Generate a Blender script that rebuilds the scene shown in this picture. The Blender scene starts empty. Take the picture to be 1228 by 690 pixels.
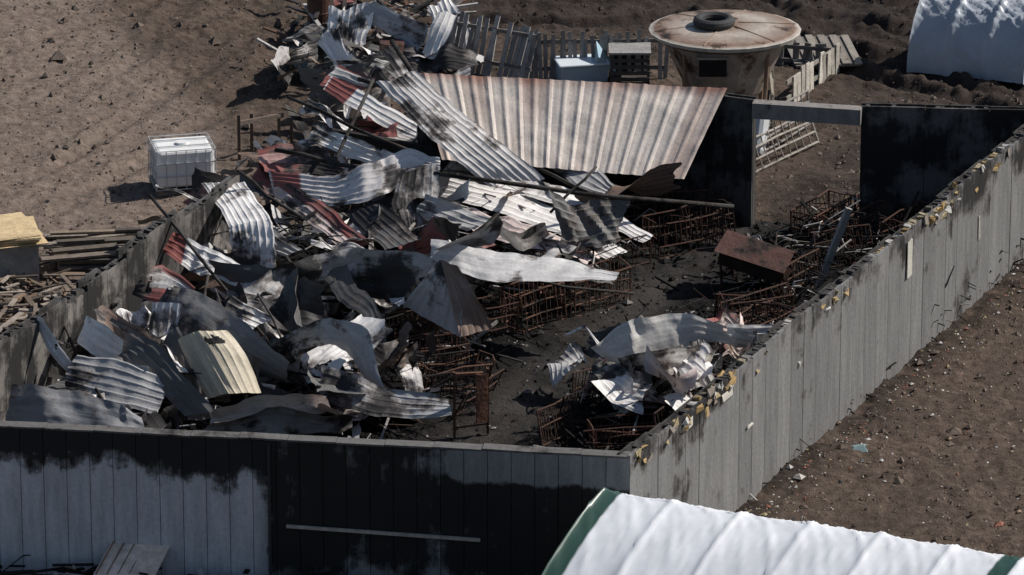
import bpy, math, random
import numpy as np
from mathutils import Vector, Matrix
random.seed(7); rng=np.random.default_rng(7)
# ---- plan of the site: metres, x east, y north, z up (x,y listed in cm, z in cm)
SHT="""a: -428 955 130 -339 926 120 | -382 1006 160 -302 935 150
b1: -391 829 190 -279 697 170 -151 589 130 | -412 796 170 -314 671 150 -196 590 120
b2: -446 829 140 -315 677 110 | -454 778 130 -341 639 100
c: -281 412 310 -164 233 240 -51 216 150 | -201 419 330 -68 283 260 63 240 160
d: -527 443 100 -452 438 100 -353 416 100 | -547 516 130 -472 519 140 -372 449 130
e1: -501 325 90 -373 193 110 -285 149 140 -216 193 180 -153 180 190 | -517 396 120 -375 280 150 -287 255 190 -217 273 210 -153 213 210
e2: -236 161 200 -250 122 140 -214 58 80 | -153 186 210 -151 155 160 -183 48 80
f1: -644 158 170 -579 -104 170 -568 -148 90 | -557 121 190 -491 -109 190 -478 -183 90
g: -727 -169 150 -627 -301 140 -531 -354 120 | -717 -127 180 -613 -236 170 -495 -339 150
h1: -517 223 140 -414 87 110 -342 -4 80 | -464 197 160 -370 98 130 -290 -9 100
h2: -444 499 160 -345 449 130 -255 396 120 | -409 524 180 -309 460 160 -220 419 140
i1: -156 267 110 28 194 80 209 47 40 | -121 288 140 54 264 100 236 91 50
i2: -42 292 120 133 229 90 268 132 50 | -16 321 140 151 278 110 298 146 60
i3: -129 132 100 -7 58 80 148 -1 50 | -94 180 120 45 95 100 183 60 50
i4: 46 388 160 134 287 120 212 264 100 | 90 437 190 169 333 160 230 271 120
j: -448 -406 100 -391 -361 110 -307 -356 110 -223 -385 110 -182 -397 100 | -537 -436 150 -447 -391 190 -323 -348 210 -190 -373 210 -136 -391 190
k: -158 -299 150 -40 -346 140 77 -346 140 202 -341 140 | -158 -252 190 -23 -274 180 111 -278 160 211 -319 150
k2: -91 -218 160 -40 -216 170 -19 -219 200 | -157 -302 190 -90 -301 220 -27 -264 260
l1: -145 -394 200 -181 -415 160 -218 -395 110 | -114 -425 190 -101 -430 130 -101 -456 60
l2: -143 -417 210 -123 -433 140 -106 -451 60 | -109 -438 200 -70 -433 140 -40 -399 60
m1: -752 -446 150 -683 -496 140 -643 -488 130 | -739 -432 180 -696 -391 190 -626 -467 170
m2: -696 -566 110 -634 -656 100 -543 -695 80 -446 -702 60 | -688 -540 200 -604 -583 200 -509 -704 170 -424 -751 110
n: -706 -576 180 -712 -597 130 -703 -662 90 | -641 -585 180 -644 -620 130 -654 -690 90
o: -647 -737 160 -623 -778 120 -586 -819 70 | -553 -736 180 -515 -762 140 -487 -792 70
p: -446 -670 100 -355 -703 140 -306 -732 120 -282 -766 60 | -466 -661 140 -355 -702 190 -281 -736 180 -242 -791 80
q: -363 -836 70 -263 -860 50 -125 -860 50 | -370 -769 120 -264 -816 100 -122 -827 70
s: -964 -926 60 -835 -952 60 -702 -978 60 | -961 -894 130 -836 -904 120 -704 -942 80
t1: -801 -716 140 -732 -778 120 -623 -890 60 | -777 -688 190 -684 -770 160 -572 -907 80
t2: -840 -729 150 -803 -741 120 -759 -751 110 | -835 -706 200 -791 -725 190 -749 -756 160
u: -921 -717 180 -894 -766 150 -864 -787 120 | -908 -734 200 -877 -770 160 -847 -795 130
v1: -581 -931 50 -469 -926 60 -347 -855 60 | -573 -924 90 -468 -930 120 -355 -887 100
v2: -595 -970 50 -452 -970 50 -310 -935 50 | -554 -989 90 -435 -984 110 -301 -959 90
w: -688 -713 130 -668 -786 80 -641 -861 40 | -647 -704 170 -606 -797 110 -575 -890 60
x: -868 -826 90 -777 -850 70 -680 -873 60 | -844 -789 150 -763 -794 140 -669 -819 110
y1: 184 -761 110 260 -759 130 366 -729 150 461 -699 130 | 158 -783 160 233 -738 200 349 -724 210 472 -710 160
y2: 212 -767 90 300 -774 110 382 -751 110 | 195 -768 130 300 -770 160 414 -743 150
y3: 300 -759 130 325 -779 60 | 357 -743 150 395 -741 80
y4: 433 -663 120 507 -649 120 | 425 -654 160 499 -644 160
y5: 155 -771 100 203 -820 50 | 204 -755 120 283 -824 60
T1: -425 1431 80 -420 1495 140 | -332 1399 80 -314 1463 160
T2: -208 1386 70 -170 1431 150 | -166 1355 60 -128 1431 140
T3: -352 1463 130 -218 1399 70 | -323 1463 170 -189 1399 120
T4: -517 1461 10 -353 1433 15 | -504 1499 30 -334 1474 30
T5: -330 1305 80 -261 1153 50 | -273 1336 110 -215 1213 60
T6: -530 1570 40 -374 1513 50 | -481 1558 70 -354 1507 80
gr: 949 -88 -10 1066 -157 -10 | 1022 35 0 1094 76 0
rf: -203 528 295 -148 349 160 | 456 424 295 362 283 140
h3: -621 98 130 -537 -55 120 -458 -128 110 | -586 91 160 -503 -37 150 -423 -134 130
h4: -336 101 120 -264 -49 100 | -275 94 150 -187 -29 120
h5: -197 70 140 -93 23 120 | -171 89 170 -41 33 140
p2: -553 -460 120 -468 -516 100 -353 -510 80 | -570 -436 150 -454 -454 130 -337 -495 110
m3: -587 -603 150 -514 -593 120 | -548 -556 190 -465 -580 150"""
SH={}
for l in SHT.split("\n"):
    k,r=l.split(': ');ab=[]
    for h in r.split(' | '):
        q=[float(x)/100 for x in h.split()];ab.append([tuple(q[i:i+3]) for i in range(0,len(q),3)])
    SH[k]=tuple(ab)
V2=lambda x,y,z=0: Vector((x/100,y/100,z/100))
P=dict(FL=V2(-1017,-1497),FR=V2(210,-1660),FM=V2(-437,-1579),BR=V2(1140,317),BL=V2(-329,574),dl=V2(510,391,280),dr=V2(736,345,280),wl=V2(414,430),wm=V2(-203,505),L0=V2(-1062,-1024),L1=V2(-589,161))
# ------------------------------------------------------------ materials
def newmat(name):
    m=bpy.data.materials.new(name); m.use_nodes=True
    nt=m.node_tree; b=nt.nodes['Principled BSDF']; return m,nt,b
def N(nt,t,**k):
    n=nt.nodes.new(t)
    for a,b in k.items(): setattr(n,a,b)
    return n
def noise(nt,vec,scale,detail=5,rough=.6):
    n=N(nt,'ShaderNodeTexNoise'); n.inputs['Scale'].default_value=scale; n.inputs['Detail'].default_value=detail; n.inputs['Roughness'].default_value=rough
    nt.links.new(vec,n.inputs['Vector']); return n.outputs['Fac']
def mrange(nt,val,a,b,c=0,d=1):
    n=N(nt,'ShaderNodeMapRange'); nt.links.new(val,n.inputs['Value'])
    for i,x in zip(('From Min','From Max','To Min','To Max'),(a,b,c,d)): n.inputs[i].default_value=x
    return n.outputs['Result']
def mathn(nt,op,a,b):
    n=N(nt,'ShaderNodeMath',operation=op)
    for i,x in enumerate((a,b)):
        if isinstance(x,(int,float)): n.inputs[i].default_value=x
        else: nt.links.new(x,n.inputs[i])
    return n.outputs[0]
def mixc(nt,f,a,b,mode='MIX'):
    n=N(nt,'ShaderNodeMix',data_type='RGBA',blend_type=mode)
    for k,x in (('Factor',f),('A',a),('B',b)):
        s=[i for i in n.inputs if i.name==k and (i.type=='VALUE' if k=='Factor' else i.type=='RGBA')][0]
        if isinstance(x,(int,float)): s.default_value=x
        elif isinstance(x,tuple): s.default_value=(*x,1) if len(x)==3 else x
        else: nt.links.new(x,s)
    return [o for o in n.outputs if o.type=='RGBA'][0]
def bump(nt,b,h,strength,dist):
    n=N(nt,'ShaderNodeBump'); n.inputs['Strength'].default_value=strength; n.inputs['Distance'].default_value=dist
    nt.links.new(h,n.inputs['Height']); nt.links.new(n.outputs[0],b.inputs['Normal'])
def pos(nt): return N(nt,'ShaderNodeNewGeometry').outputs['Position']
def scaled(nt,v,s):
    n=N(nt,'ShaderNodeMapping'); n.inputs['Scale'].default_value=s; nt.links.new(v,n.inputs['Vector']); return n.outputs[0]
def colmat(name,metal=0,rough=.8,sootc=(.015,.014,.0135),streak=None,bs=.3,bd=.02,sc=1.3,brown=(.16,.10,.06),spec=.3):
    m,nt,b=newmat(name); p=pos(nt)
    at=N(nt,'ShaderNodeAttribute',attribute_name='Col')
    col,al=at.outputs['Color'],at.outputs['Alpha']
    big=noise(nt,p,sc,7,.66); fine=noise(nt,p,14,4,.6)
    if streak=='uv':
        v=scaled(nt,N(nt,'ShaderNodeUVMap').outputs[0],(9,.7,1)); st=noise(nt,v,1,5,.6)
    elif streak=='z':
        v=scaled(nt,p,(3.5,3.5,.45)); st=noise(nt,v,1.6,5,.65)
    else: st=noise(nt,p,4,4,.6)
    f1=mrange(nt,st,.3,.7,.72,1.12); f2=mrange(nt,fine,.3,.7,.87,1.08)
    c=mixc(nt,1.0,col,mathn(nt,'MULTIPLY',f1,f2),'MULTIPLY')
    val=mathn(nt,'ADD',mathn(nt,'ADD',mathn(nt,'MULTIPLY',big,1.2),mathn(nt,'MULTIPLY',st,.45)),al)
    m1=mrange(nt,val,.83,.94); m2=mrange(nt,val,.87,1.02)
    c=mixc(nt,mathn(nt,'MULTIPLY',m1,.7),c,brown,'MIX')
    c=mixc(nt,mathn(nt,'MULTIPLY',m2,.96),c,sootc)
    nt.links.new(c,b.inputs['Base Color'])
    b.inputs['Metallic'].default_value=metal; b.inputs['Specular IOR Level'].default_value=spec
    nt.links.new(mrange(nt,big,.3,.7,rough-.1,min(1,rough+.12)),b.inputs['Roughness'])
    bump(nt,b,mathn(nt,'ADD',fine,mathn(nt,'MULTIPLY',st,1.5)),bs,bd)
    return m
M_sheet=colmat('burnt_sheet_metal',.0,.60,streak='uv',bs=.35,bd=.02,sc=1.7,brown=(.20,.16,.14),spec=.4)
M_wall=colmat('weathered_panel',0,.85,streak='z',bs=.5,bd=.02,sc=1.0,brown=(.10,.093,.088))
M_deb=colmat('weathered_surface',0,.9,bs=.5,bd=.03,brown=(.07,.055,.045),spec=.2)
M_paint=colmat('old_painted_steel',.1,.45,bs=.15,bd=.01,brown=(.15,.08,.05))
def tarpmat():
    m,nt,b=newmat('white_plastic_sheeting'); p=pos(nt)
    n1=noise(nt,p,1.6,4,.55)
    at=N(nt,'ShaderNodeAttribute',attribute_name='Col')
    c=mixc(nt,1.0,at.outputs['Color'],mrange(nt,n1,.3,.7,.86,1.03),'MULTIPLY')
    nt.links.new(c,b.inputs['Base Color']); b.inputs['Roughness'].default_value=.38
    bump(nt,b,n1,.15,.04); return m
M_tarp=tarpmat()
def tankmat():
    m,nt,b=newmat('milky_plastic'); c=mixc(nt,mrange(nt,noise(nt,pos(nt),3),.3,.7),(.82,.82,.81),(.70,.70,.68))
    nt.links.new(c,b.inputs['Base Color']); b.inputs['Roughness'].default_value=.35; return m
M_tank=tankmat()
# ------------------------------------------------------------ mesh builder
class MB:
    def __init__(s): s.v=[];s.f=[];s.c=[];s.mi=[]
    def add(s,vs,fs,col,a=0,mi=0):
        o=len(s.v); s.v+= [tuple(x) for x in vs]; s.f+=[tuple(i+o for i in f) for f in fs]
        s.c+=[(col[0],col[1],col[2],a)]*len(vs); s.mi+=[mi]*len(fs)
    def hexa(s,b,t,col,a=0,mi=0):
        s.add(list(b)+list(t),[(3,2,1,0),(4,5,6,7),(0,1,5,4),(1,2,6,5),(2,3,7,6),(3,0,4,7)],col,a,mi)
    def box(s,c,size,col,a=0,rot=0,M=None,mi=0,jit=0):
        c=Vector(c); x,y,z=[k/2 for k in size]
        R=M if M is not None else Matrix.Rotation(rot,3,'Z')
        q=[(-x,-y),(x,-y),(x,y),(-x,y)]
        j=lambda: Vector((random.gauss(0,jit),random.gauss(0,jit),random.gauss(0,jit))) if jit else Vector()
        s.hexa([c+R@Vector((i,k,-z))+j() for i,k in q],[c+R@Vector((i,k,z))+j() for i,k in q],col,a,mi)
    def beam(s,p0,p1,w,h,col,a=0,up=(0,0,1),mi=0):
        p0=Vector(p0);p1=Vector(p1);d=(p1-p0)
        if d.length<1e-4: return
        d.normalize(); up=Vector(up)
        if abs(d.dot(up))>.98: up=Vector((1,0,0))
        r=d.cross(up).normalized()*w/2; q=r.cross(d).normalized()*h/2
        k=[-r-q,r-q,r+q,-r+q]
        s.hexa([p0+i for i in k],[p1+i for i in k],col,a,mi)
    def tube(s,pts,r,col,a=0,n=7,mi=0,caps=True):
        pts=[Vector(p) for p in pts]; rs=r if isinstance(r,(list,tuple)) else [r]*len(pts)
        vs=[];fs=[]
        for i,p in enumerate(pts):
            d=(pts[min(i+1,len(pts)-1)]-pts[max(i-1,0)]).normalized()
            u=Vector((0,0,1)) if abs(d.z)<.9 else Vector((1,0,0))
            x=d.cross(u).normalized(); y=d.cross(x)
            for k in range(n):
                t=2*math.pi*k/n; vs.append(p+(x*math.cos(t)+y*math.sin(t))*rs[i])
        for i in range(len(pts)-1):
            for k in range(n):
                a0=i*n+k;a1=i*n+(k+1)%n; fs.append((a0,a1,a1+n,a0+n))
        if caps: fs.append(tuple(range(n))[::-1]); fs.append(tuple((len(pts)-1)*n+k for k in range(n)))
        s.add(vs,fs,col,a,mi)
    def obj(s,name,mats,smooth=False,bev=0):
        me=bpy.data.meshes.new(name); c=np.array(s.v).mean(0) if s.v else (0,0,0)
        c[2]=0
        me.from_pydata([tuple(np.array(v)-c) for v in s.v],[],s.f)
        if not isinstance(mats,(list,tuple)): mats=[mats]
        for m in mats: me.materials.append(m)
        me.polygons.foreach_set('material_index',s.mi)
        ca=me.color_attributes.new('Col','FLOAT_COLOR','POINT'); ca.data.foreach_set('color',np.array(s.c,dtype=np.float32).ravel())
        if smooth: me.polygons.foreach_set('use_smooth',[True]*len(s.f))
        me.update(); o=bpy.data.objects.new(name,me); o.location=c; bpy.context.collection.objects.link(o)
        if bev:
            md=o.modifiers.new('bev','BEVEL'); md.width=bev; md.segments=2; md.limit_method='ANGLE'
        return o
# ------------------------------------------------------------ ground
LAT=rng.random((256,256))
def vn(x,y):
    xi=np.floor(x).astype(int);yi=np.floor(y).astype(int);fx=x-xi;fy=y-yi
    fx=fx*fx*(3-2*fx);fy=fy*fy*(3-2*fy)
    a=LAT[xi%256,yi%256];b=LAT[(xi+1)%256,yi%256];c=LAT[xi%256,(yi+1)%256];d=LAT[(xi+1)%256,(yi+1)%256]
    return (a*(1-fx)+b*fx)*(1-fy)+(c*(1-fx)+d*fx)*fy
def fbm(x,y,o=4):
    s=0;a=.5
    for i in range(o):
        s=s+a*vn(x+17.3*i,y+5.1*i);a*=.5
        x,y=(x*.737-y*.676)*2.03,(x*.676+y*.737)*2.03
    return s
def pdist(X,Y,pts):
    D=np.full(X.shape,1e9)
    for (x0,y0),(x1,y1) in zip(pts[:-1],pts[1:]):
        dx,dy=x1-x0,y1-y0;t=np.clip(((X-x0)*dx+(Y-y0)*dy)/(dx*dx+dy*dy),0,1)
        D=np.minimum(D,np.hypot(X-x0-t*dx,Y-y0-t*dy))
    return D
def inpoly(X,Y,pts):
    r=np.zeros(X.shape,bool);n=len(pts)
    for i in range(n):
        x0,y0=pts[i];x1,y1=pts[(i+1)%n]
        if y0==y1: continue
        r^=((y0>Y)!=(y1>Y))&(X<(x1-x0)*(Y-y0)/(y1-y0)+x0)
    return r
def inp(x,y,poly): return bool(inpoly(np.array([x]),np.array([y]),poly)[0])
BARN=[(P[k].x,P[k].y) for k in ('FL','FR','BR','BL')]
def pl(s): q=[float(x)/100 for x in s.split()]; return list(zip(q[::2],q[1::2]))
LANE=pl("-86 -913 43 -601 162 -271 378 179 603 525 693 890")
def sst(a,b,x):
    t=np.clip((x-a)/(b-a),0,1);return t*t*(3-2*t)
TR=[pl(s) for s in ("633 1619 859 1492 1004 1367 1287 1124","815 1748 940 1555 1102 1398 1304 1306","567 1913 749 1980 941 1880 1047 1980","-107 1960 171 1920 370 1973 568 1933",
 "-1202 443 -938 747 -723 1184 -552 1619 -471 2150","-1238 832 -1002 1124 -797 1492 -703 1946 -682 2359","-1287 1367 -1076 1619 -819 1880 -635 2219","-1400 300 -1050 520 -860 900 -700 1300 -600 1750")]
MND=[(-5.45,.76,2.2,.45),(-3.36,.76,2.2,.45),(-.25,2.83,2,.35),(-2.96,6.07,2.4,.5),(-7.57,-6.91,2,.35),(-5.12,-6.91,1.8,.3),(3.21,-6.9,1.2,.6),(6.07,2.31,1.2,.2),(-8.2,1.0,1.5,.25)]
def ground_h(X,Y):
    n1=fbm(X*.35,Y*.35);n2=fbm(X*1.5+9,Y*1.5+3);n3=fbm(X*5,Y*5,3)
    inside=inpoly(X,Y,BARN)
    lft=sst(-2,-6,X+.2*Y)
    h=(n1-.5)*.25+(n2-.5)*(.18-.09*lft)+(n3-.5)*(.15-.05*lft)
    lane=np.exp(-(pdist(X,Y,LANE)/.95)**2)
    h=np.where(inside,(n2-.5)*.25+(n3-.5)*.18,h)
    h=h*(1-.45*lane)-.03*lane
    for mx,my,r,a in MND: h=h+a*np.exp(-((X-mx)**2+(Y-my)**2)/r**2)
    tr=np.zeros(X.shape)
    for i,t in enumerate(TR):
        d=pdist(X+.35*(n1-.5),Y+.35*(n2-.5),t); w=(1. if i<4 else .35)
        g=np.exp(-((np.abs(d-.85)/.25)**2)); rg=np.exp(-((np.abs(d-.45)/.16)**2))+np.exp(-((np.abs(d-1.25)/.18)**2))
        tr=np.maximum(tr,g*w); h=h-.15*g*w+.10*rg*w*(.3+n3)
    return h,n1,n2,n3,inside,lane,tr
def axis(a,b,st,far):
    c=list(np.arange(a,b,st)); k=st;x=c[-1]
    while x<far: k*=1.25;x+=k;c.append(x)
    k=st;x=c[0];pre=[]
    while x>-far: k*=1.25;x-=k;pre.append(x)
    return np.array(pre[::-1]+c)
ax=axis(-14.5,14.5,.07,700); ay=axis(-17.5,25,.085,700)
X,Y=np.meshgrid(ax,ay)
H,n1,n2,n3,ins,lane,tr=ground_h(X,Y)
far=sst(40,120,np.hypot(X,Y)); H=H*(1-far)
nx,ny=len(ax),len(ay)
V=np.stack([X,Y,H],-1).reshape(-1,3)
idx=np.arange(nx*ny).reshape(ny,nx)
Fq=np.stack([idx[:-1,:-1],idx[:-1,1:],idx[1:,1:],idx[1:,:-1]],-1).reshape(-1,4)
me=bpy.data.meshes.new('ground'); me.vertices.add(len(V)); me.vertices.foreach_set('co',V.ravel().astype(np.float32))
me.loops.add(Fq.size); me.loops.foreach_set('vertex_index',Fq.ravel().astype(np.int32)); me.polygons.add(len(Fq))
me.polygons.foreach_set('loop_start',np.arange(0,Fq.size,4,dtype=np.int32)); me.polygons.foreach_set('loop_total',np.full(len(Fq),4,np.int32)); me.update(calc_edges=True)
ash=ins.astype(float)*(1-.15*lane*sst(.3,.6,n2))
dw=pdist(X,Y,BARN+[BARN[0]]); ash=np.maximum(ash,(1-sst(.1,1.1,dw))*.6*sst(.35,.6,n2+.1))
ash=np.maximum(ash,.6*np.exp(-(pdist(X,Y,[(6.2,3.5),(6.6,6.5)])/1.3)**2)*sst(.3,.6,n2+.1))
mud=np.clip(tr*.9*(sst(-4,2,X)*.8+.2)+sst(14,19,Y+3*(n1-.5))*sst(-4,0,X)*.85+sst(10,13,Y+.3*X+3*(n1-.5))*sst(6,8,X)*.6+.5*sst(.55,.7,n1)*sst(-2,1,X)*sst(4,8,Y),0,1)
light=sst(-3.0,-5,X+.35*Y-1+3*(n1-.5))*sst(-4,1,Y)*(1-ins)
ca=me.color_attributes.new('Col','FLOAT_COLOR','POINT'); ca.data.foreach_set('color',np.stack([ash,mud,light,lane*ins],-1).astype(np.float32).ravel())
me.polygons.foreach_set('use_smooth',np.ones(len(Fq),bool))
m,nt,b=newmat('dirt'); p=pos(nt)
at=N(nt,'ShaderNodeAttribute',attribute_name='Col'); sep=N(nt,'ShaderNodeSeparateColor'); nt.links.new(at.outputs['Color'],sep.inputs[0])
A=noise(nt,p,.5,6,.65);B=noise(nt,p,5,7,.7);C=noise(nt,p,30,4,.7)
c=mixc(nt,mrange(nt,B,.35,.65),(.065,.047,.036),(.165,.124,.098))
c=mixc(nt,mathn(nt,'MULTIPLY',mrange(nt,A,.4,.65),.6),c,(.075,.059,.048))
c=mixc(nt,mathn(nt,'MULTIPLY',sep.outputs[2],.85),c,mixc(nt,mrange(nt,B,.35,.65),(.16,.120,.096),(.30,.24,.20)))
c=mixc(nt,mathn(nt,'MULTIPLY',sep.outputs[1],.85),c,(.034,.028,.026))
c=mixc(nt,mathn(nt,'MULTIPLY',mrange(nt,C,.6,.75),.3),c,(.27,.23,.20))
ashc=mixc(nt,mrange(nt,B,.50,.78),(.007,.0069,.0067),(.036,.034,.033))
ashc=mixc(nt,mathn(nt,'MULTIPLY',at.outputs['Alpha'],mrange(nt,A,.35,.6,.15,.75)),ashc,(.070,.065,.061))
ashc=mixc(nt,mathn(nt,'MULTIPLY',mrange(nt,C,.62,.75),.22),ashc,(.14,.135,.13))
c=mixc(nt,sep.outputs[0],c,ashc)
nt.links.new(c,b.inputs['Base Color']); b.inputs['Roughness'].default_value=.95
b.inputs['Specular IOR Level'].default_value=.1
bump(nt,b,mathn(nt,'ADD',B,mathn(nt,'MULTIPLY',C,.4)),.9,.12)
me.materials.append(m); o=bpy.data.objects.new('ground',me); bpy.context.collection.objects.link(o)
def gh(x,y): return float(ground_h(np.array([[x]]),np.array([[y]]))[0][0,0])
def lumps(name,xs,ys,rs,cols,mat):
    h=ground_h(xs[None,:],ys[None,:])[0][0]
    base=np.array([(1,0,0),(0,1,0),(-1,0,0),(0,-1,0),(0,0,1),(0,0,-.5)])
    n=len(xs); v=base[None]*rs[:,None,None]*rng.uniform(.5,1.3,(n,6,1))*np.array([1,1,.7]); 
    th=rng.uniform(0,6.28,n); cx,sx=np.cos(th)[:,None],np.sin(th)[:,None]
    v=np.stack([v[...,0]*cx-v[...,1]*sx,v[...,0]*sx+v[...,1]*cx,v[...,2]],-1)+np.stack([xs,ys,h+rs*.15],-1)[:,None]
    f=np.array([(0,1,4),(1,2,4),(2,3,4),(3,0,4),(1,0,5),(2,1,5),(3,2,5),(0,3,5)]); f=(f[None]+np.arange(n)[:,None,None]*6).reshape(-1,3)
    me=bpy.data.meshes.new(name); me.from_pydata(v.reshape(-1,3).tolist(),[],f.tolist())
    ca=me.color_attributes.new('Col','FLOAT_COLOR','POINT'); ca.data.foreach_set('color',np.repeat(np.concatenate([cols,np.full((n,1),-.6)],1),6,0).astype(np.float32).ravel())
    me.materials.append(mat); o=bpy.data.objects.new(name,me); bpy.context.collection.objects.link(o)
n=16000; xs=rng.uniform(-14,14,n); ys=rng.uniform(-17,24,n); k=~inpoly(xs,ys,BARN); xs=xs[k];ys=ys[k]
rs=rng.lognormal(-3.5,.5,len(xs)); t=rng.random((len(xs),1)); cols=np.array([.08,.06,.047])*(1-t)+np.array([.20,.16,.13])*t
cols=cols*np.where((ys>13)&(xs>-2),.5,1)[:,None]
lumps('dirt_clods',xs,ys,rs,cols,M_deb)
n=14000; xs=rng.uniform(-11,13,n); ys=rng.uniform(-16,16,n); k=inpoly(xs,ys,BARN); xs=xs[k];ys=ys[k]
rs=rng.lognormal(-3.2,.5,len(xs)); t=rng.random((len(xs),1))**7; cols=np.array([.011,.0107,.0104])*(1-t)+np.array([.25,.235,.22])*t
lumps('ash_rubble',xs,ys,rs,cols,M_deb)
n=1500; xs=rng.uniform(3,12,n); ys=rng.uniform(-14,4,n)
q_=int(n*.35); tq=rng.uniform(0.1,1,q_); xs[:q_]=2.1+9.3*tq+.25+np.abs(rng.normal(0,.45,q_)); ys[:q_]=-16.6+19.77*tq-.12
k=~inpoly(xs,ys,BARN); xs=xs[k];ys=ys[k]
pal=np.array([(.5,.48,.45),(.3,.22,.15),(.36,.30,.18),(.05,.05,.05),(.30,.13,.09),(.45,.42,.38),(.6,.58,.55),(.12,.10,.09)])
lumps('scattered_litter',xs,ys,rng.lognormal(-3.7,.5,len(xs)),pal[rng.integers(0,8,len(xs))],M_deb)
# ------------------------------------------------------------ corrugated sheets
def cr(pts,t):
    n=len(pts)-1; x=t*n; i=min(int(x),n-1); f=x-i
    p1,p2=pts[i],pts[i+1]; p0=pts[i-1] if i>0 else p1*2-p2; p3=pts[i+2] if i+2<=n else p2*2-p1
    s=.5*((2*p1)+(p2-p0)*f+(2*p0-5*p1+4*p2-p3)*f*f+(3*p1-p0-3*p2+p3)*f**3)
    return s*.5+(p1*(1-f)+p2*f)*.5
def tri(x): return 1-4*np.abs((x%1)-.5)
def sheet_geo(A,B,rib=.14,rh=.014,bulge=0,crum=.06,seed=0,torn=.06):
    A=[Vector(a) for a in A];B=[Vector(b) for b in B]
    L=sum((A[i+1]-A[i]).length+(B[i+1]-B[i]).length for i in range(len(A)-1))/2
    W=sum((a-b).length for a,b in zip(A,B))/len(A)
    nl=max(8,int(L/.055)); nw=max(6,int(W/.024))
    r=random.Random(seed); ph=[r.uniform(0,99) for _ in range(6)]
    G_=np.zeros((nl+1,nw+1,3))
    for i in range(nl+1):
        t=i/nl; a=np.array(cr(A,t));b=np.array(cr(B,t)); w=np.linspace(0,1,nw+1)[:,None]
        G_[i]=a*(1-w)+b*w
    tt,ww=np.meshgrid(np.linspace(0,1,nl+1),np.linspace(0,1,nw+1),indexing='ij')
    dT=np.gradient(G_,axis=0);dW=np.gradient(G_,axis=1); nn=np.cross(dT,dW); nn/=np.linalg.norm(nn,axis=2,keepdims=True)+1e-9
    if nn[...,2].mean()<0: nn=-nn
    s_=ww*W; q=(s_/rib)%1; u=tt*L
    prof=rh*np.clip(1-np.abs(q-.5)*4.5,0,1)**.7
    cw=(fbm(u*1.6+ph[0],s_*1.3+ph[1],3)-.45)*crum*2.4
    for k_ in range(5):
        th=r.gauss(0,.9);f=r.uniform(.25,.7)*(1.5**k_)*.8; cw+=tri((u*math.cos(th)+s_*math.sin(th))*f+ph[k_])*crum*r.uniform(.4,1.0)/(1.35**k_)
    cw=cw*(.45+1.3*sst(.3,.65,fbm(u*.6+ph[4],s_*.6+ph[3],2)))
    disp=prof+cw+bulge*np.sin(ww*math.pi)
    G_=G_+nn*disp[...,None]
    e=(fbm(s_*2.2+ph[4],s_*0+ph[5],3)-.45)*torn*6
    dl=dT/(np.linalg.norm(dT,axis=2,keepdims=True)+1e-9)
    G_+=dl*(e*(np.clip(1-u/.5,0,1)-np.clip(1-(L-u)/.5,0,1)))[...,None]
    ed=(fbm(u*1.7+ph[2],u*0+ph[0],3)-.45)*torn*3
    dw_=dW/(np.linalg.norm(dW,axis=2,keepdims=True)+1e-9)
    G_+=dw_*(ed*(np.clip(1-s_/.25,0,1)-np.clip(1-(W-s_)/.25,0,1)))[...,None]
    V=G_.reshape(-1,3); idx=np.arange(V.shape[0]).reshape(nl+1,nw+1)
    Fq=np.stack([idx[:-1,:-1],idx[:-1,1:],idx[1:,1:],idx[1:,:-1]],-1).reshape(-1,4)
    if torn>0:
        hole=fbm(u*1.3+ph[5],s_*1.7+ph[2],4)[:-1,:-1].reshape(-1); Fq=Fq[hole<.78-.4*torn]
    return V,Fq,(u,s_),W,L,tt,ww
def mk(name,V,Fq,UV,C,mat):
    c=V.mean(0)
    me=bpy.data.meshes.new(name); me.from_pydata((V-c).tolist(),[],Fq.tolist())
    uv=me.uv_layers.new(name='UVMap'); li=np.zeros(len(me.loops),np.int32); me.loops.foreach_get('vertex_index',li); uv.data.foreach_set('uv',UV[li].ravel().astype(np.float32))
    ca=me.color_attributes.new('Col','FLOAT_COLOR','POINT'); ca.data.foreach_set('color',C.astype(np.float32).ravel())
    me.materials.append(mat); me.polygons.foreach_set('use_smooth',[True]*len(me.polygons))
    try: me.set_sharp_from_angle(angle=math.radians(22))
    except Exception: pass
    o=bpy.data.objects.new(name,me); o.location=c; bpy.context.collection.objects.link(o); return o
WH=(.86,.83,.80);GR=(.46,.45,.44);DK=(.12,.118,.115);RD=(.25,.085,.075);CM=(.60,.53,.40);TL=(.25,.36,.36);BR=(.20,.135,.10)
def sheet(key,col,soot=0,name='corrugated_roofing_sheet',redend=None,col2=None,**kw):
    A,B=SH[key]; sd=sum(ord(ch)*(i+3)*31 for i,ch in enumerate(key))
    V,Fq,(u,s_),W,L,tt,ww=sheet_geo(A,B,seed=sd,**kw)
    C=np.zeros((len(V),4)); C[:,:3]=col; C[:,3]=soot-.015
    if redend is not None:
        lo,hi=redend; k=((tt>lo)&(tt<hi)).reshape(-1); C[k,:3]=RD
    if col2 is not None:
        st=(((s_/.28).astype(int))%2==1).reshape(-1); C[st,:3]=col2
    n=fbm(u*.7+sd,s_*.8,4).reshape(-1); C[:,3]+=(n-.45)*1.0
    return mk(name,V,Fq,np.stack([s_.reshape(-1),u.reshape(-1)],-1)+sd%50,C,M_sheet)
PW=(.70,.58,.54)
sheet('a',RD,-.1,col2=GR); sheet('b1',WH,.0,redend=(0,.25)); sheet('b2',WH,.0); sheet('c',(.62,.59,.57),-.04,crum=.05)
sheet('d',RD,-.05,col2=(.46,.28,.25)); sheet('e1',(.70,.66,.64),-.08,crum=.05,redend=(0,.12)); sheet('e2',GR,.05,crum=.03); sheet('f1',WH,-.04,crum=.05)
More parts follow.
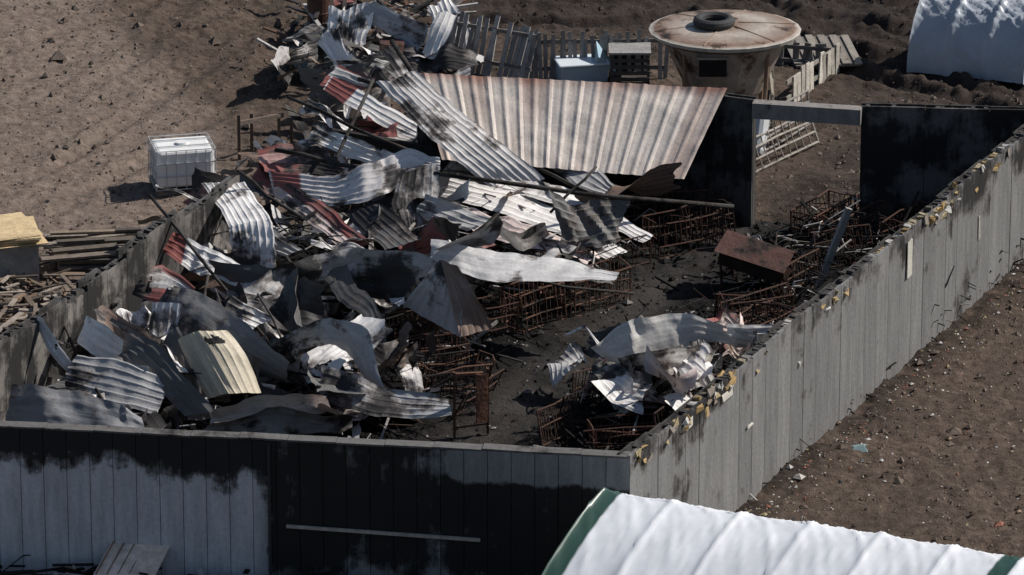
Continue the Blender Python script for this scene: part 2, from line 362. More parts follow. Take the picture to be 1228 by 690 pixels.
sheet('g',WH,-.1,redend=(0,.3)); sheet('h1',PW,.0,col2=RD); sheet('h2',WH,.0); sheet('h3',GR,.1); sheet('h4',DK,.1);sheet('h5',GR,.05)
sheet('i1',WH,-.06);sheet('i2',WH,-.03);sheet('i3',PW,.0);sheet('i4',GR,.1)
sheet('j',(.42,.41,.40),.04,bulge=.06,rib=.3,rh=.006,crum=.09); sheet('k',(.62,.61,.60),-.05,rib=.3,rh=.008,crum=.07); sheet('k2',GR,0,rh=.01)
sheet('l1',(.56,.54,.52),-.1,rib=.12,crum=.04,torn=.02);sheet('l2',(.3,.22,.18),-.05,rib=.12,crum=.04,torn=.02)
sheet('m1',RD,.0,col2=GR);sheet('m2',(.22,.215,.21),-.03,bulge=.12,rib=.3,rh=.008,crum=.09);sheet('m3',WH,.0);sheet('n',(.55,.57,.60),-.1,torn=.02,crum=.04)
sheet('o',CM,-.12,bulge=.25,rib=.14,crum=.04,torn=.03);sheet('p',(.46,.46,.46),.03,bulge=.06,rib=.3,rh=.008,crum=.09);sheet('p2',GR,.1)
sheet('q',(.40,.41,.42),.03,crum=.08);sheet('s',(.24,.245,.255),.03,rib=.3,rh=.01,crum=.10);sheet('t1',DK,.05,crum=.09);sheet('t2',WH,-.1,crum=.08);sheet('u',WH,-.2,crum=.08)
sheet('v1',(.38,.37,.36),.0,bulge=.1,rh=.008,crum=.09);sheet('v2',(.3,.29,.28),.05,bulge=.1,rh=.008,crum=.09);sheet('w',DK,.1,crum=.09);sheet('x',(.42,.42,.42),.0,crum=.08)
sheet('y1',(.66,.64,.60),-.08,rh=.005,bulge=.05,crum=.15);sheet('y2',(.55,.53,.49),-.0,rh=.006,crum=.15);sheet('y3',WH,-.05,rib=.14,crum=.05);sheet('y4',WH,-.2,crum=.12);sheet('y5',GR,.1,crum=.1)
sheet('T1',WH,-.0,crum=.1);sheet('T2',WH,-.15,crum=.03);sheet('T3',(.4,.42,.45),.05,crum=.08);sheet('T4',TL,-.2,crum=.02);sheet('T5',GR,.12);sheet('T6',GR,.2)
sheet('gr',(.5,.5,.5),-.3,name='flattened_sheet',rh=.004,crum=.05)
A,B=SH['rf']
V,Fq,(u,s_),W,L,tt,ww=sheet_geo(A,B,rib=.30,rh=.024,crum=.014,torn=0,seed=5)
C=np.zeros((len(V),4)); base=np.array((.78,.69,.61)); rd=np.array((.37,.20,.15))
k=np.clip((vn((s_*3.3).reshape(-1),u.reshape(-1)*.35)-.5)*2.0,0,1)*.6
edge=(np.clip(1-u/.28,0,1)).reshape(-1)*1.1*(np.abs(ww.reshape(-1)-.5)*.9+.4); k=np.clip(k+edge,0,1)
C[:,:3]=base*(1-k[:,None])+rd*k[:,None]; C[:,3]=-.24+.10*(ww.reshape(-1)<.3)+(fbm(u*1.2,s_*.5,3).reshape(-1)-.45)*.3
mk('standing_barn_roof',V,Fq,np.stack([s_.reshape(-1),u.reshape(-1)],-1),C,M_sheet)
# filler twisted metal
PILE=pl("-707 363 -519 775 -414 1245 -235 1245 -98 607 189 443 274 231 182 -25 -24 -125 -91 -271 -241 -367 -120 -736 -297 -825 -945 -781 -954 -462 -738 -174")
Vs=[];Fs=[];Us=[];Cs=[];off=0;cnt=0
px=[p[0] for p in PILE];py=[p[1] for p in PILE]
R=random.Random(11)
while cnt<345:
    x,y=R.uniform(min(px),max(px)),R.uniform(min(py),max(py))
    if cnt>=305: x,y=R.gauss(3.1,.75),R.gauss(-7.2,.75)
    elif cnt>=270: x,y=R.uniform(-5.2,-1.3),R.uniform(12.5,18)
    elif cnt>=235: x,y=R.uniform(-9.4,-3),R.uniform(-9.8,-5)
    elif not inp(x,y,PILE): continue
    L=R.uniform(.5,2.7) if cnt<305 else R.uniform(.4,1.4);W=R.choice([.08,.12,.2,.3,.45,.7,.9]);hd=R.gauss(-.85,.8);d=Vector((math.cos(hd),math.sin(hd),R.gauss(0,.22)))
    side=Vector((-math.sin(hd),math.cos(hd),0));roll=R.gauss(0.4,.7);z0=R.uniform(.3,1.25) if cnt<235 else R.uniform(.2,.8)
    if cnt>=305: z0=R.uniform(.5,1.35)
    A=[];B=[];
    for i in range(4):
        t=i/3-.5;ro=roll+R.gauss(0,.4);c=Vector((x,y,z0))+d*L*t+side*R.gauss(0,.08)+Vector((0,0,R.gauss(0,.13)));s=(side*math.cos(ro)+Vector((0,0,math.sin(ro))))*W/2
        A.append(c-s);B.append(c+s)
    V,Fq,(u,s_),_,_,tt,ww=sheet_geo(A,B,crum=.07,seed=cnt*7+1,torn=.12,rh=R.choice([.005,.014]))
    col=R.choice([WH,WH,WH,GR,GR,DK,DK,DK,DK,BR,RD if R.random()<.6 else PW]);C=np.zeros((len(V),4));C[:,:3]=col;C[:,3]=R.uniform(-.12,.22)+(fbm(u*.9+cnt,s_,3).reshape(-1)-.45)*.7
    Vs.append(V);Fs.append(Fq+off);Us.append(np.stack([s_.reshape(-1),u.reshape(-1)],-1)+cnt*3.3);Cs.append(C);off+=len(V);cnt+=1
mk('twisted_metal_debris',np.concatenate(Vs),np.concatenate(Fs),np.concatenate(Us),np.concatenate(Cs),M_sheet)
mb=MB()
for i in range(4200):
    x,y=R.uniform(-11,12),R.uniform(-15.5,6)
    if i>3500: x,y=R.uniform(5,11),R.uniform(-3,4)
    if not inp(x,y,BARN): continue
    if pdist(np.array([x]),np.array([y]),LANE)[0]<1.0 and R.random()<.93: continue
    z=gh(x,y)+R.uniform(.02,.25)+(R.uniform(0,.6) if inp(x,y,PILE) or i>3500 and x>6 else 0);L=R.uniform(.12,1.0);h=R.uniform(0,6.28);p=Vector((x,y,z));d=Vector((math.cos(h),math.sin(h),R.gauss(0,.35)))*L/2
    col=R.choice([(.012,.0115,.011)]*10+[(.05,.047,.044),(.07,.045,.035),(.30,.28,.26),(.45,.43,.42)]);w=R.uniform(.015,.055)
    if R.random()<.4:
        mid=p+Vector((R.gauss(0,.12),R.gauss(0,.12),R.uniform(0,.2)));mb.tube([p-d,mid,p+d],w*.35,col,-.3,4)
    else: mb.beam(p-d,p+d,w,w*R.uniform(.3,1),col,-.2)
mb.obj('charred_debris',M_deb)
def pole(name,a,b,r,col=(.10,.10,.105)):
    mb=MB();a=Vector(a);b=Vector(b);m_=(a+b)/2+Vector((R.gauss(0,.04),R.gauss(0,.04),-.06));q_=(a*3+b)/4+Vector((0,0,R.gauss(0,.03)));mb.tube([a,q_,m_,b],r,col,.1,8);return mb.obj(name,M_deb,True)
for s in ("-163 174 190 465 221 100 5","-333 719 220 46 410 190 5","-740 -56 220 -464 -633 100 3.5","-268 1083 190 -96 443 160 6","46 335 150 220 180 120 4","-503 415 160 -253 308 150 5","-607 -367 160 -621 -597 130 3","176 217 190 80 127 120 3","-568 103 220 -435 -14 160 3.5","-24 -256 120 247 -227 70 3","-480 560 230 -200 330 180 4","-300 650 240 -380 330 150 4","-900 -560 160 -780 -880 80 3","-500 -560 190 -380 -800 60 2.5"):
    q=[float(x)/100 for x in s.split()];pole('steel_pipe',q[:3],q[3:6],q[6],(.06,.058,.056))
mb=MB();mb.beam((-4.30,6.17,1.3),(-1.23,4.49,1.3),.12,.35,(.03,.028,.027),-.1);mb.obj('charred_beam',M_deb)
mb=MB();mb.beam((6.26,-.35,0),(6.92,-.19,1.8),.13,.13,(.34,.32,.30),-.2);mb.obj('leaning_post',M_deb)
# ------------------------------------------------------------ walls
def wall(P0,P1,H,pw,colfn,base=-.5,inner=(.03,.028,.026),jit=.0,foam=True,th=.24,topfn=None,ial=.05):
    mb=MB();P0=Vector((P0.x,P0.y,0));P1=Vector((P1.x,P1.y,0));L=(P1-P0).length;d=(P1-P0)/L;n=Vector((d.y,-d.x,0))
    k=int(L/pw);R=random.Random(int(L*10));zs=[base,.3,.7,1.0,1.3,1.6,1.9,2.1,2.3] if H>2.5 else [base,.5,1.0,1.4]
    zs=zs+[H-.25,H]
    for i in range(k):
        a=i*L/k+.006;b_=(i+1)*L/k-.006;dep=R.uniform(0,.012);hh=R.uniform(-jit,jit);off=R.random();sh=R.uniform(.8,1.4)
        if topfn: hh+=topfn(i/k)
        for side in (0,1):
            q0,q1=(dep-.055,dep) if side==0 else (-th,-th+.045)
            zz=[z if z<H-.4 else z+hh+(0 if side==0 else R.uniform(-jit,jit)) for z in zs]
            vs=[]
            for z in zz:
                for (s_,qq) in ((a,q0),(b_,q0),(b_,q1),(a,q1)):
                    vs.append(P0+d*s_+n*qq+Vector((0,0,z)))
            m_=len(zz)-1;fs=[(3,2,1,0),(m_*4,m_*4+1,m_*4+2,m_*4+3)]
            for j in range(m_):
                for e in range(4): a0=j*4+e;a1=j*4+(e+1)%4;fs.append((a0,a1,a1+4,a0+4))
            o=len(mb.v);mb.v+=[tuple(v) for v in vs];mb.f+=[tuple(x+o for x in f) for f in fs];mb.mi+=[0]*len(fs)
            for z in zz:
                for e,fe in enumerate((i/k,(i+1)/k,(i+1)/k,i/k)):
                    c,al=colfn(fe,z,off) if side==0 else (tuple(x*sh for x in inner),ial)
                    mb.c+=[(*c,al)]
    ns=int(L/.09)
    for i in range(ns):
        a=i*L/ns;b_=(i+1)*L/ns-.002; f=i/ns
        hz=H-.05+R.uniform(-.05,.05)+(topfn(f) if topfn else 0)
        nz=fbm(np.array([f*L*.9]),np.array([3.3]))[0]
        col=(.06,.056,.053) if not foam or nz<.50 else R.choice([(.27,.19,.09),(.33,.28,.19),(.45,.43,.40),(.12,.10,.08),(.2,.19,.18)])
        if foam and nz>.5: hz+=R.uniform(-.02,.05)
        q0,q1=-.06,-th+.05
        q=[P0+d*a+n*q0,P0+d*b_+n*q0,P0+d*b_+n*q1,P0+d*a+n*q1]
        mb.hexa([v+Vector((0,0,base)) for v in q],[v+Vector((0,0,hz+R.uniform(-.02,.02))) for v in q],col,-.4)
    return mb,d,n
def gcol(a,b,t): return tuple(x*(1-t)+y*t for x,y in zip(a,b))
def right_c(f,z,off):
    g=.165+.045*off; c=(g,g*.99,g*.97); nz=fbm(np.array([f*16.0]),np.array([z*.8]))[0]-.47
    al=-.13+.13*max(0,(z-1.0)/1.8)+nz*.7
    if z>2.4: al=.07+nz*.5
    if f>.72: al+=.10
    if z<.2: c=gcol(c,(.17,.14,.12),.6)
    return c,al-.04*off
def tf(f): return (fbm(np.array([f*14.0]),np.array([7.7]))[0]-.47)*.26
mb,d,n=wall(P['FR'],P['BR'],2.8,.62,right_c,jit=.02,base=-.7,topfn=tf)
P0=P['FR'].copy(); Lr=(P['BR']-P['FR']).length; yaw=math.atan2(d.y,d.x)
for i in range(130):
    s=R.uniform(.3,Lr-.3)
    if fbm(np.array([s*.6]),np.array([1.3]))[0]<.42: continue
    c=P0+d*s+n*.02+Vector((0,0,2.66+R.gauss(0,.09)+tf(s/Lr)));mb.box(c,(R.uniform(.04,.25),.04,R.uniform(.03,.14)),R.choice([(.34,.23,.10),(.30,.24,.14),(.36,.26,.13),(.5,.49,.46),(.22,.19,.16)]),-.5,rot=yaw+R.gauss(0,.15),jit=.025)
for f,z,w,h in [(.62,2.2,.28,.75),(.36,1.9,.08,.08),(.25,1.5,.25,.04),(.8,1.6,.05,.5),(.2,2.5,.5,.12),(.12,2.55,.3,.2)]:
    mb.box(P0+d*(Lr*f)+n*.025+Vector((0,0,z)),(w,.02,h),(.5,.48,.42),-.4,rot=yaw,jit=.012)
mb.obj('burned_barn_wall',M_wall)
fmid=(P['FM'].x-P['FL'].x)/(P['FR'].x-P['FL'].x)
def front_c(f,z,off):
    nz=fbm(np.array([f*9.0]),np.array([.7]))[0]-.47
    if f<fmid-.01:
        t=min(1,max(0,(z-1.50-nz*1.6)/1.0)); return (.53+.02*off,.54+.02*off,.565+.02*off),-.36+.72*t
    al=.34-.08*off
    if z>2.2-.5*nz and f>.74: al=-.08+nz*.9
    if z<.4: al=.1
    return (.24,.25,.255),al
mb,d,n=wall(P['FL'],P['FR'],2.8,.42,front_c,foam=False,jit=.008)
P0=P['FL'].copy();Lf=(P['FR']-P['FL']).length
for i in range(14):
    a=i*Lf/14;b_=(i+1)*Lf/14-.01;o_=R.gauss(0,.008)
    mb.beam(P0+Vector((0,0,2.82+o_))-n*.12+d*a,P0+d*b_+Vector((0,0,2.82+R.gauss(0,.008)))-n*.12,.27,.035,(.13,.125,.12),-.02)
mb.beam(P0+d*(Lf*(fmid+.025))+n*.05+Vector((0,0,1.18)),P0+d*(Lf*(fmid+.31))+n*.05+Vector((0,0,1.10)),.04,.06,(.45,.41,.36),-.22)
mb.beam(P0+d*(Lf*fmid)+n*.03+Vector((0,0,-.3)),P0+d*(Lf*fmid)+n*.03+Vector((0,0,2.75)),.05,.05,(.05,.05,.05),-.2)
mb.obj('burned_barn_wall',M_wall)
def dark_c(f,z,off): return (.06+.03*off,)*3,.16
def dark_b(f,z,off): return (.14,.13,.125),.15-.05*(z<1.2)
mb,d,n=wall(P['dr'],P['BR'],2.8,1.3,dark_b,foam=False,jit=.01); mb.obj('burned_barn_wall',M_wall)
mb,d,n=wall(P['wl'],P['dl'],2.8,.9,dark_c,foam=False); mb.obj('burned_barn_wall',M_wall)
mb,d,n=wall(P['wm'],P['wl'],2.7,.9,dark_c,foam=False); mb.obj('burned_barn_wall',M_wall)
mb=MB();mb.beam(P['dl']+Vector((0,-.1,-.17)),P['dr']+Vector((0,-.1,-.17)),.3,.34,(.25,.23,.215),-.02);mb.obj('door_lintel_beam',M_wall)
def left_c(f,z,off): return (.1,.1,.1),.1
def tf2(f): return (fbm(np.array([f*9.0]),np.array([2.7]))[0]-.5)*.7
mb,d,n=wall(P['L1'],P['L0'],2.0,.9,left_c,foam=False,jit=.05,inner=(.17,.155,.14),ial=.14,topfn=tf2);mb.obj('burned_barn_wall',M_wall)
# ------------------------------------------------------------ gates / crates
def gate_into(mb,a,b,h,nv,nh,col,tilt,r):
    a=Vector(a);b=Vector(b);d=b-a;nn=Vector((-d.y,d.x,0)).normalized()*tilt;up=Vector((0,0,h))+nn
    for p in (a,b): mb.tube([p,p+up],r*1.7,col,-.05,6)
    for i in range(nh): q=up*(i/(nh-1)*.94+.05);mb.tube([a+q,(a+b)/2+q+Vector((R.gauss(0,.04),R.gauss(0,.04),R.gauss(0,.04))),b+q],r*1.4,col,-.05,6)
    for i in range(1,nv): 
        p=a+d*i/nv; bend=Vector((R.gauss(0,.03),R.gauss(0,.03),0));mb.tube([p+up*.05,p+up*.5+bend,p+up*.98],r*.8,col,-.05,5)
def gate(name,a,b,h,nv=14,nh=3,col=(.10,.045,.03),tilt=0,r=.012):
    mb=MB();gate_into(mb,a,b,h,nv,nh,col,tilt,r);return mb.obj(name,M_deb)
GT="-294 -271 -158 -319 .7;-275 -367 -125 -271 .6;-465 -199 -365 -149 .8;137 -939 282 -913 .5;82 -825 164 -736 .8;433 -247 574 -125 .5;-39 -601 -112 -736 .5;282 -913 366 -781 .7;150 60 290 150 .6;500 -250 600 -330 .6;60 -900 120 -820 .7;-230 -480 -120 -440 .6;-200 -560 -80 -520 .6;-180 -650 -60 -620 .5;120 -690 190 -640 .7;640 100 760 160 .7;560 -60 640 60 .6"
for s in GT.split(';'):
    q=[float(x) for x in s.split()]
    gate('rusty_pen_gate',(q[0]/100,q[1]/100,0),(q[2]/100,q[3]/100,0),q[4]*1.05,nv=R.randint(9,18),tilt=R.gauss(0,.2),col=R.choice([(.07,.038,.03),(.045,.03,.025),(.09,.052,.038),(.03,.028,.027)]))
for cx,cy,ang,Lc,hc in [(.45,-1.95,.75,1.2,.8),(1.65,-.95,.7,1.5,.78),(-.5,-2.6,.5,1.0,.8),(.95,.35,.6,1.3,.7),(3.6,2.6,.55,1.6,.8),(2.3,4.0,.4,1.4,.75),(3.9,4.2,.3,1.5,.85),(4.1,3.2,.9,1.3,.7),(4.9,-1.7,.4,1.4,.6),(6.6,3.1,1.0,1.6,.75),(7.3,3.0,.95,1.5,.8),(8.3,2.4,.9,1.4,.8),(5.2,-2.9,.9,1.3,.55),(-1.6,-4.7,.4,1.3,.6),(-1.2,-5.6,.5,1.3,.5),(2.2,-8.9,.2,1.3,.55),(-2.2,-2.9,.2,1.3,.7)]:
    mb=MB();dx=Vector((math.cos(ang),math.sin(ang),0));dy=Vector((-math.sin(ang),math.cos(ang),0))*.32;o_=Vector((cx,cy,gh(cx,cy)-.05));col=R.choice([(.11,.058,.042),(.085,.045,.034),(.13,.072,.05),(.06,.038,.03)]);tl=R.gauss(0,.10)
    a1=o_-dx*Lc/2
    for sgn in (-1,1): gate_into(mb,a1+dy*sgn,a1+dx*Lc+dy*sgn,hc,int(Lc/.13),4,col,tl,.013)
    for e in (0,1): gate_into(mb,a1+dx*Lc*e-dy,a1+dx*Lc*e+dy,hc,5,3,col,tl,.012)
    mb.obj('rusty_pen_crate',M_deb)
a=V2(-111,-847);b=V2(-47,-825)
mb=MB()
for p in (a,b): mb.beam(p,p+Vector((0,0,1.35)),.06,.05,(.14,.07,.045),-.05)
mb.beam(a+Vector((0,0,1.3)),b+Vector((0,0,1.25)),.06,.05,(.16,.08,.05),-.1);mb.box((a+b)/2+Vector((.2,0,.75)),(.2,.03,1.0),(.15,.075,.05),-.05,rot=.4,jit=.02)
for i in range(4): mb.beam(a+Vector((0,0,.2+i*.25)),b+Vector((0,0,.2+i*.25)),.02,.03,(.1,.05,.03),-.1)
mb.obj('rusty_door_frame',M_deb)
c=V2(507,0);mb=MB();Rm=Matrix.Rotation(-.35,3,'Z')@Matrix.Rotation(.2,3,'Y');z=Vector((0,0,.72))
def F3(x,y,zz): return c+z+Rm@Vector((x,y,zz))
rc=(.12,.065,.055)
mb.hexa([F3(-.7,-.42,-.3),F3(.7,-.42,-.3),F3(.7,.42,-.3),F3(-.7,.42,-.3)],[F3(-.7,-.42,.0),F3(.7,-.42,.0),F3(.7,.42,.0),F3(-.7,.42,.0)],(.04,.022,.018),-.1)
mb.hexa([F3(-.8,-.52,.004),F3(.75,-.52,.004),F3(.75,-.47,.03),F3(-.8,-.47,.03)],[F3(-.75,-.02,.3),F3(.75,-.02,.3),F3(.75,.02,.32),F3(-.75,.02,.32)],rc,0)
mb.hexa([F3(-.8,.47,.03),F3(.75,.47,.03),F3(.75,.52,.004),F3(-.8,.52,.004)],[F3(-.75,.024,.32),F3(.75,.024,.32),F3(.75,.03,.3),F3(-.75,.03,.3)],rc,0)
mb.add([F3(-.72,-.45,.01),F3(-.72,.45,.01),F3(-.72,0,.28)],[(0,1,2)],(.06,.03,.025),-.1)
for x in (-.65,.65):
    for y in (-.4,.4): mb.tube([F3(x,y,-.2),Vector((F3(x,y,0).x,F3(x,y,0).y,0))],.03,(.06,.03,.025),-.2)
mb.obj('rusty_feed_trough',M_deb)
# ------------------------------------------------------------ IBC tote
def totef(loc,rz,s):
    e=bpy.data.objects.new('water_tote_tank',None);bpy.context.collection.objects.link(e);e.location=loc;e.rotation_euler=(0,0,rz);e.scale=s
    mb=MB();mb.box((0,0,.66),(1.14,.94,.96),(1,1,1));o=mb.obj('plastic_tank',M_tank,bev=.07);o.parent=e
    mb=MB();mb.tube([(0,0,1.14),(0,0,1.2)],.12,(.1,.1,.1),n=14);o=mb.obj('lid',M_tank);o.parent=e
    g=(.5,.51,.52);mb=MB()
    for i in range(7):
        x=-.6+1.2*i/6
        for y in (-.5,.5): mb.tube([(x,y,.14),(x,y,1.17)],.010,g,-.5,6)
    for i in range(1,5):
        y=-.5+i/5
        for x in (-.6,.6): mb.tube([(x,y,.14),(x,y,1.17)],.010,g,-.5,6)
    for i in range(4):
        z=.15+1.02*i/3;mb.tube([(-.6,-.5,z),(.6,-.5,z),(.6,.5,z),(-.6,.5,z),(-.6,-.5,z)],.013,g,-.5,6)
    for y in (-.2,.2): mb.tube([(-.6,y,1.175),(.6,y,1.175)],.014,g,-.5,6)
    o=mb.obj('wire_cage',M_paint);o.parent=e
    mb=MB()
    for y in (-.45,0,.45): mb.box((0,y,.05),(1.2,.1,.1),(.2,.17,.14))
    for x in (-.55,-.28,0,.28,.55): mb.box((x,0,.12),(.12,1,.035),(.22,.19,.15))
    o=mb.obj('pallet',M_deb);o.parent=e
totef((-7.14,6.25,gh(-7.14,6.25)),.22,(1.08,1.08,.86))
# ------------------------------------------------------------ hopper
e=bpy.data.objects.new('feed_hopper',None);bpy.context.collection.objects.link(e);e.location=(4.71,9.77,0)
mb=MB();n=24
def ring(r,z,sq=.88): return [Vector((r*math.cos(2*math.pi*i/n),r*sq*math.sin(2*math.pi*i/n),z)) for i in range(n)]
prof=[(.35,.5),(.85,1.15),(1.38,2.30),(1.45,2.36),(1.66,2.44),(1.69,2.52),(1.55,2.56),(.9,2.62),(.25,2.66)]
vs=[];fs=[]
for r,z in prof: vs+=ring(r,z)
for j in range(len(prof)-1):
    for i in range(n): a=j*n+i;b_=j*n+(i+1)%n;fs.append((a,b_,b_+n,a+n))
fs.append(tuple((len(prof)-1)*n+i for i in range(n)))
mb.add(vs,fs,(.36,.31,.26),.0)
for j in range(len(prof)):
    for i in range(n):
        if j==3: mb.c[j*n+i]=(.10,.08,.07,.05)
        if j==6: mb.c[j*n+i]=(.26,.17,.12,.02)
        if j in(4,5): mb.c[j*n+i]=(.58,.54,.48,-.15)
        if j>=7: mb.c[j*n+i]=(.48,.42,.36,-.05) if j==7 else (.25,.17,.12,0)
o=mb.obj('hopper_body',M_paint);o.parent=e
mb=MB()
for k in range(4):
    a=math.pi/4+k*math.pi/2;mb.tube([(1.15*math.cos(a),1.0*math.sin(a),0),(1.3*math.cos(a),1.15*math.sin(a),2.2)],.05,(.25,.17,.12),-.1)
for i in range(6): a=2*math.pi*i/6+.2;mb.tube([(1.6*math.cos(a),1.38*math.sin(a),2.56),(.3*math.cos(a),.3*math.sin(a),2.67)],.014,(.3,.22,.16),-.1,5)
o=mb.obj('legs_and_ribs',M_paint);o.parent=e
mb=MB();mb.box((-.3,-1.12,2.0),(.6,.16,.4),(.012,.012,.012),-.3);mb.box((-.3,-1.15,2.22),(.70,.14,.05),(.4,.34,.28),-.3);mb.box((-.3,-1.08,1.78),(.70,.14,.05),(.4,.34,.28),-.3)
o=mb.obj('inspection_hatch',M_paint);o.parent=e
bpy.ops.mesh.primitive_torus_add(major_radius=.36,minor_radius=.11,major_segments=28,minor_segments=10);o=bpy.context.object;o.name='tyre';o.location=(-.25,-.1,2.74);o.parent=e
m,nt,b=newmat('rubber');b.inputs['Base Color'].default_value=(.03,.03,.032,1);b.inputs['Roughness'].default_value=.8;bump(nt,b,noise(nt,pos(nt),20),.4,.02);o.data.materials.append(m)
# ------------------------------------------------------------ fences
def fence(a,b,nb,h,col,lean=.15,name='wooden_picket_fence'):
    a=Vector((*a,0))/100;b=Vector((*b,0))/100;mb=MB();d=(b-a);nn=Vector((-d.y,d.x,0)).normalized()
    for i in range(nb):
        if R.random()<.08: continue
        p=a+d*(i+.5)/nb;le=nn*lean*h*R.uniform(.8,1.2)+d.normalized()*R.gauss(0,.05);t=R.uniform(.7,1.35);hh=h*R.uniform(.85,1.05)
        mb.beam(p+Vector((0,0,-.05)),p+le+Vector((0,0,hh)),d.length/nb*.8,.03,tuple(x*t for x in col),-.2,up=nn)
    for f in (.25,.8): mb.beam(a+nn*(lean*h*f+.04)+Vector((0,0,h*f)),b+nn*(lean*h*f+.04)+Vector((0,0,h*f)),.04,.09,tuple(x*.6 for x in col),-.2)
    return mb.obj(name,M_deb)
fence((-171,1467),(34,1355),17,1.25,(.32,.30,.28),.5);fence((38,1380),(356,1392),28,1.1,(.28,.26,.24),.2)
fence((624,1196),(754,1467),12,.7,(.48,.44,.38),.0);fence((754,1467),(609,1505),8,.6,(.28,.25,.22),.0)
gate('metal_yard_gate',(5.2,7.08,0),(6.81,9.36,0),.7,nv=10,nh=4,col=(.35,.32,.28),tilt=.3,r=.02);gate('metal_yard_gate',(5.34,8.32,0),(6.69,10.65,0),.8,nv=8,nh=4,col=(.28,.26,.24),tilt=.1,r=.02)
gate('metal_yard_gate',(5.75,9.19,0),(5.91,13.06,0),1.2,nv=4,nh=3,col=(.3,.27,.22),r=.025)
mb=MB();c=V2(718,1568)
mb.box(c+Vector((0,0,.12)),(1.5,2.2,.05),(.2,.18,.155),-.2,rot=.1)
for i in range(6): mb.box(c+Vector((-.7+.28*i,0,.17)),(.17,2.2,.03),(.24+.02*(i%3),.215+.02*(i%3),.19+.015*(i%3)),-.1,rot=.1)
mb.obj('wooden_platform',M_deb)
mb=MB();mb.beam((5.33,8.04,.15),(5.47,8.51,1.1),.4,.5,(.6,.62,.63),-.4);mb.obj('white_plastic_sack',M_tarp,bev=.12)
c=V2(159,1380);mb=MB();mb.box(c+Vector((0,0,.26)),(1.1,.7,.42),(.38,.50,.58),-.5,rot=.2);mb.box(c+Vector((.0,0,.50)),(1.2,.8,.06),(.68,.74,.77),-.5,rot=.2)
mb.hexa([c+Vector(v) for v in((.3,-.3,.53),(.75,-.2,.25),(.7,.3,.25),(.3,.2,.53))],[c+Vector(v) for v in((.38,-.3,.7),(.8,-.2,.33),(.75,.3,.33),(.33,.2,.95))],(.35,.5,.58),-.5);mb.obj('blue_plastic_bin',M_tarp,bev=.04)
c=V2(269,1367);mb=MB()
for x in(-.42,.42):
    for y in(-.35,.35): mb.box(c+Vector((x,y,.4)),(.06,.06,.8),(.09,.085,.08),rot=0)
mb.box(c+Vector((0,0,.12)),(.9,.76,.06),(.07,.065,.06));mb.box(c+Vector((0,0,.83)),(.96,.82,.05),(.3,.29,.28),-.2)
for k in range(4): mb.box(c+Vector((0,-.40,.22+.15*k)),(.9,.03,.09),(.08,.075,.07))
mb.box(c+Vector((0,.40,.42)),(.9,.03,.66),(.05,.05,.05));mb.obj('wooden_crate',M_deb)
def barrel(loc,col,name='steel_drum',h=.9,r=.29):
    mb=MB();L=Vector(loc);mb.tube([L+Vector((0,0,z)) for z in(0,.02,.28*h,.3*h,.32*h,.62*h,.64*h,.66*h,.97*h,h)],[r*.97,r,r,r*1.04,r,r,r*1.04,r,r,r*.97],col,-.0,20);mb.obj(name,M_paint)
barrel((-4.51,16.96,0),(.08,.038,.035),h=1.1,r=.28);barrel((-3.92,18.14,0),(.08,.08,.09));barrel((-2.75,13.98,0),(.10,.055,.05))
mb=MB()
for i in range(90):
    a=Vector((R.uniform(-5.4,-1.3),R.uniform(13.5,19.5),R.uniform(.1,.7)));h=R.uniform(0,3.1);mb.beam(a,a+Vector((math.cos(h),math.sin(h),R.gauss(.0,.3)))*R.uniform(.4,1.5),.09,.04,R.choice([(.45,.43,.41),(.3,.28,.26),(.06,.05,.05),(.12,.07,.05),(.05,.045,.045),(.03,.03,.03)]),-.1)
mb.obj('scrap_wood_pile',M_deb)
mb=MB()
for x,y,h in((-5.99,8.04,1.1),(-5.73,8.44,1.0),(-5.14,8.78,.9),(-4.87,8.9,.7)): p=Vector((x,y,0));mb.beam(p,p+Vector((0,0,h)),.07,.07,(.12,.09,.07),-.2)
mb.beam((-5.99,8.04,.9),(-5.04,8.78,.85),.05,.1,(.2,.16,.13),-.2);mb.obj('broken_wooden_rail',M_deb)
# ------------------------------------------------------------ lumber
mb=MB();c=V2(-875,150)
for l in range(8):
    for k in range(7):
        if l>3 and R.random()<.15*(l-2): continue
        y=-.75+k*.24+R.gauss(0,.05);rz=.15+R.gauss(0,.10);Ln=R.uniform(.9,2.2)
        mb.box(c+Matrix.Rotation(.15,3,'Z')@Vector((R.gauss(0,.2),y,.06+l*.08)),(Ln,R.uniform(.12,.24),.05),R.choice([(.20,.165,.14),(.27,.235,.20),(.13,.11,.09),(.33,.28,.23),(.24,.19,.14),(.09,.08,.07)]),-.1,M=Matrix.Rotation(rz,3,'Z')@Matrix.Rotation(R.gauss(0,.04),3,'X'))
mb.obj('lumber_stack',M_deb)
mb=MB()
for i in range(190):
    x,y=R.uniform(-11.6,-8.9),R.uniform(-3.8,.6)
    a=Vector((x,y,R.uniform(.03,.3)));h=R.gauss(.4,1.0);mb.beam(a,a+Vector((math.cos(h),math.sin(h),R.gauss(0,.08)))*R.uniform(.2,1.1),R.uniform(.03,.12),.03,R.choice([(.20,.16,.13),(.15,.115,.09),(.36,.31,.26),(.09,.075,.065),(.24,.17,.12)]),-.1)
mb.obj('scrap_lumber',M_deb)
c=V2(-1040,60);mb=MB();mb.box(c+Vector((0,0,.45)),(1.0,1.1,.85),(.33,.32,.31),-.05,rot=.25)
for k in range(5): mb.box(c+Vector((R.gauss(0,.04),0,.92+k*.05)),(1.05,1.4,.042),(.60,.46,.27),-.12,rot=.3+R.gauss(0,.10),jit=.012)
mb.obj('insulation_board_stack',M_deb)
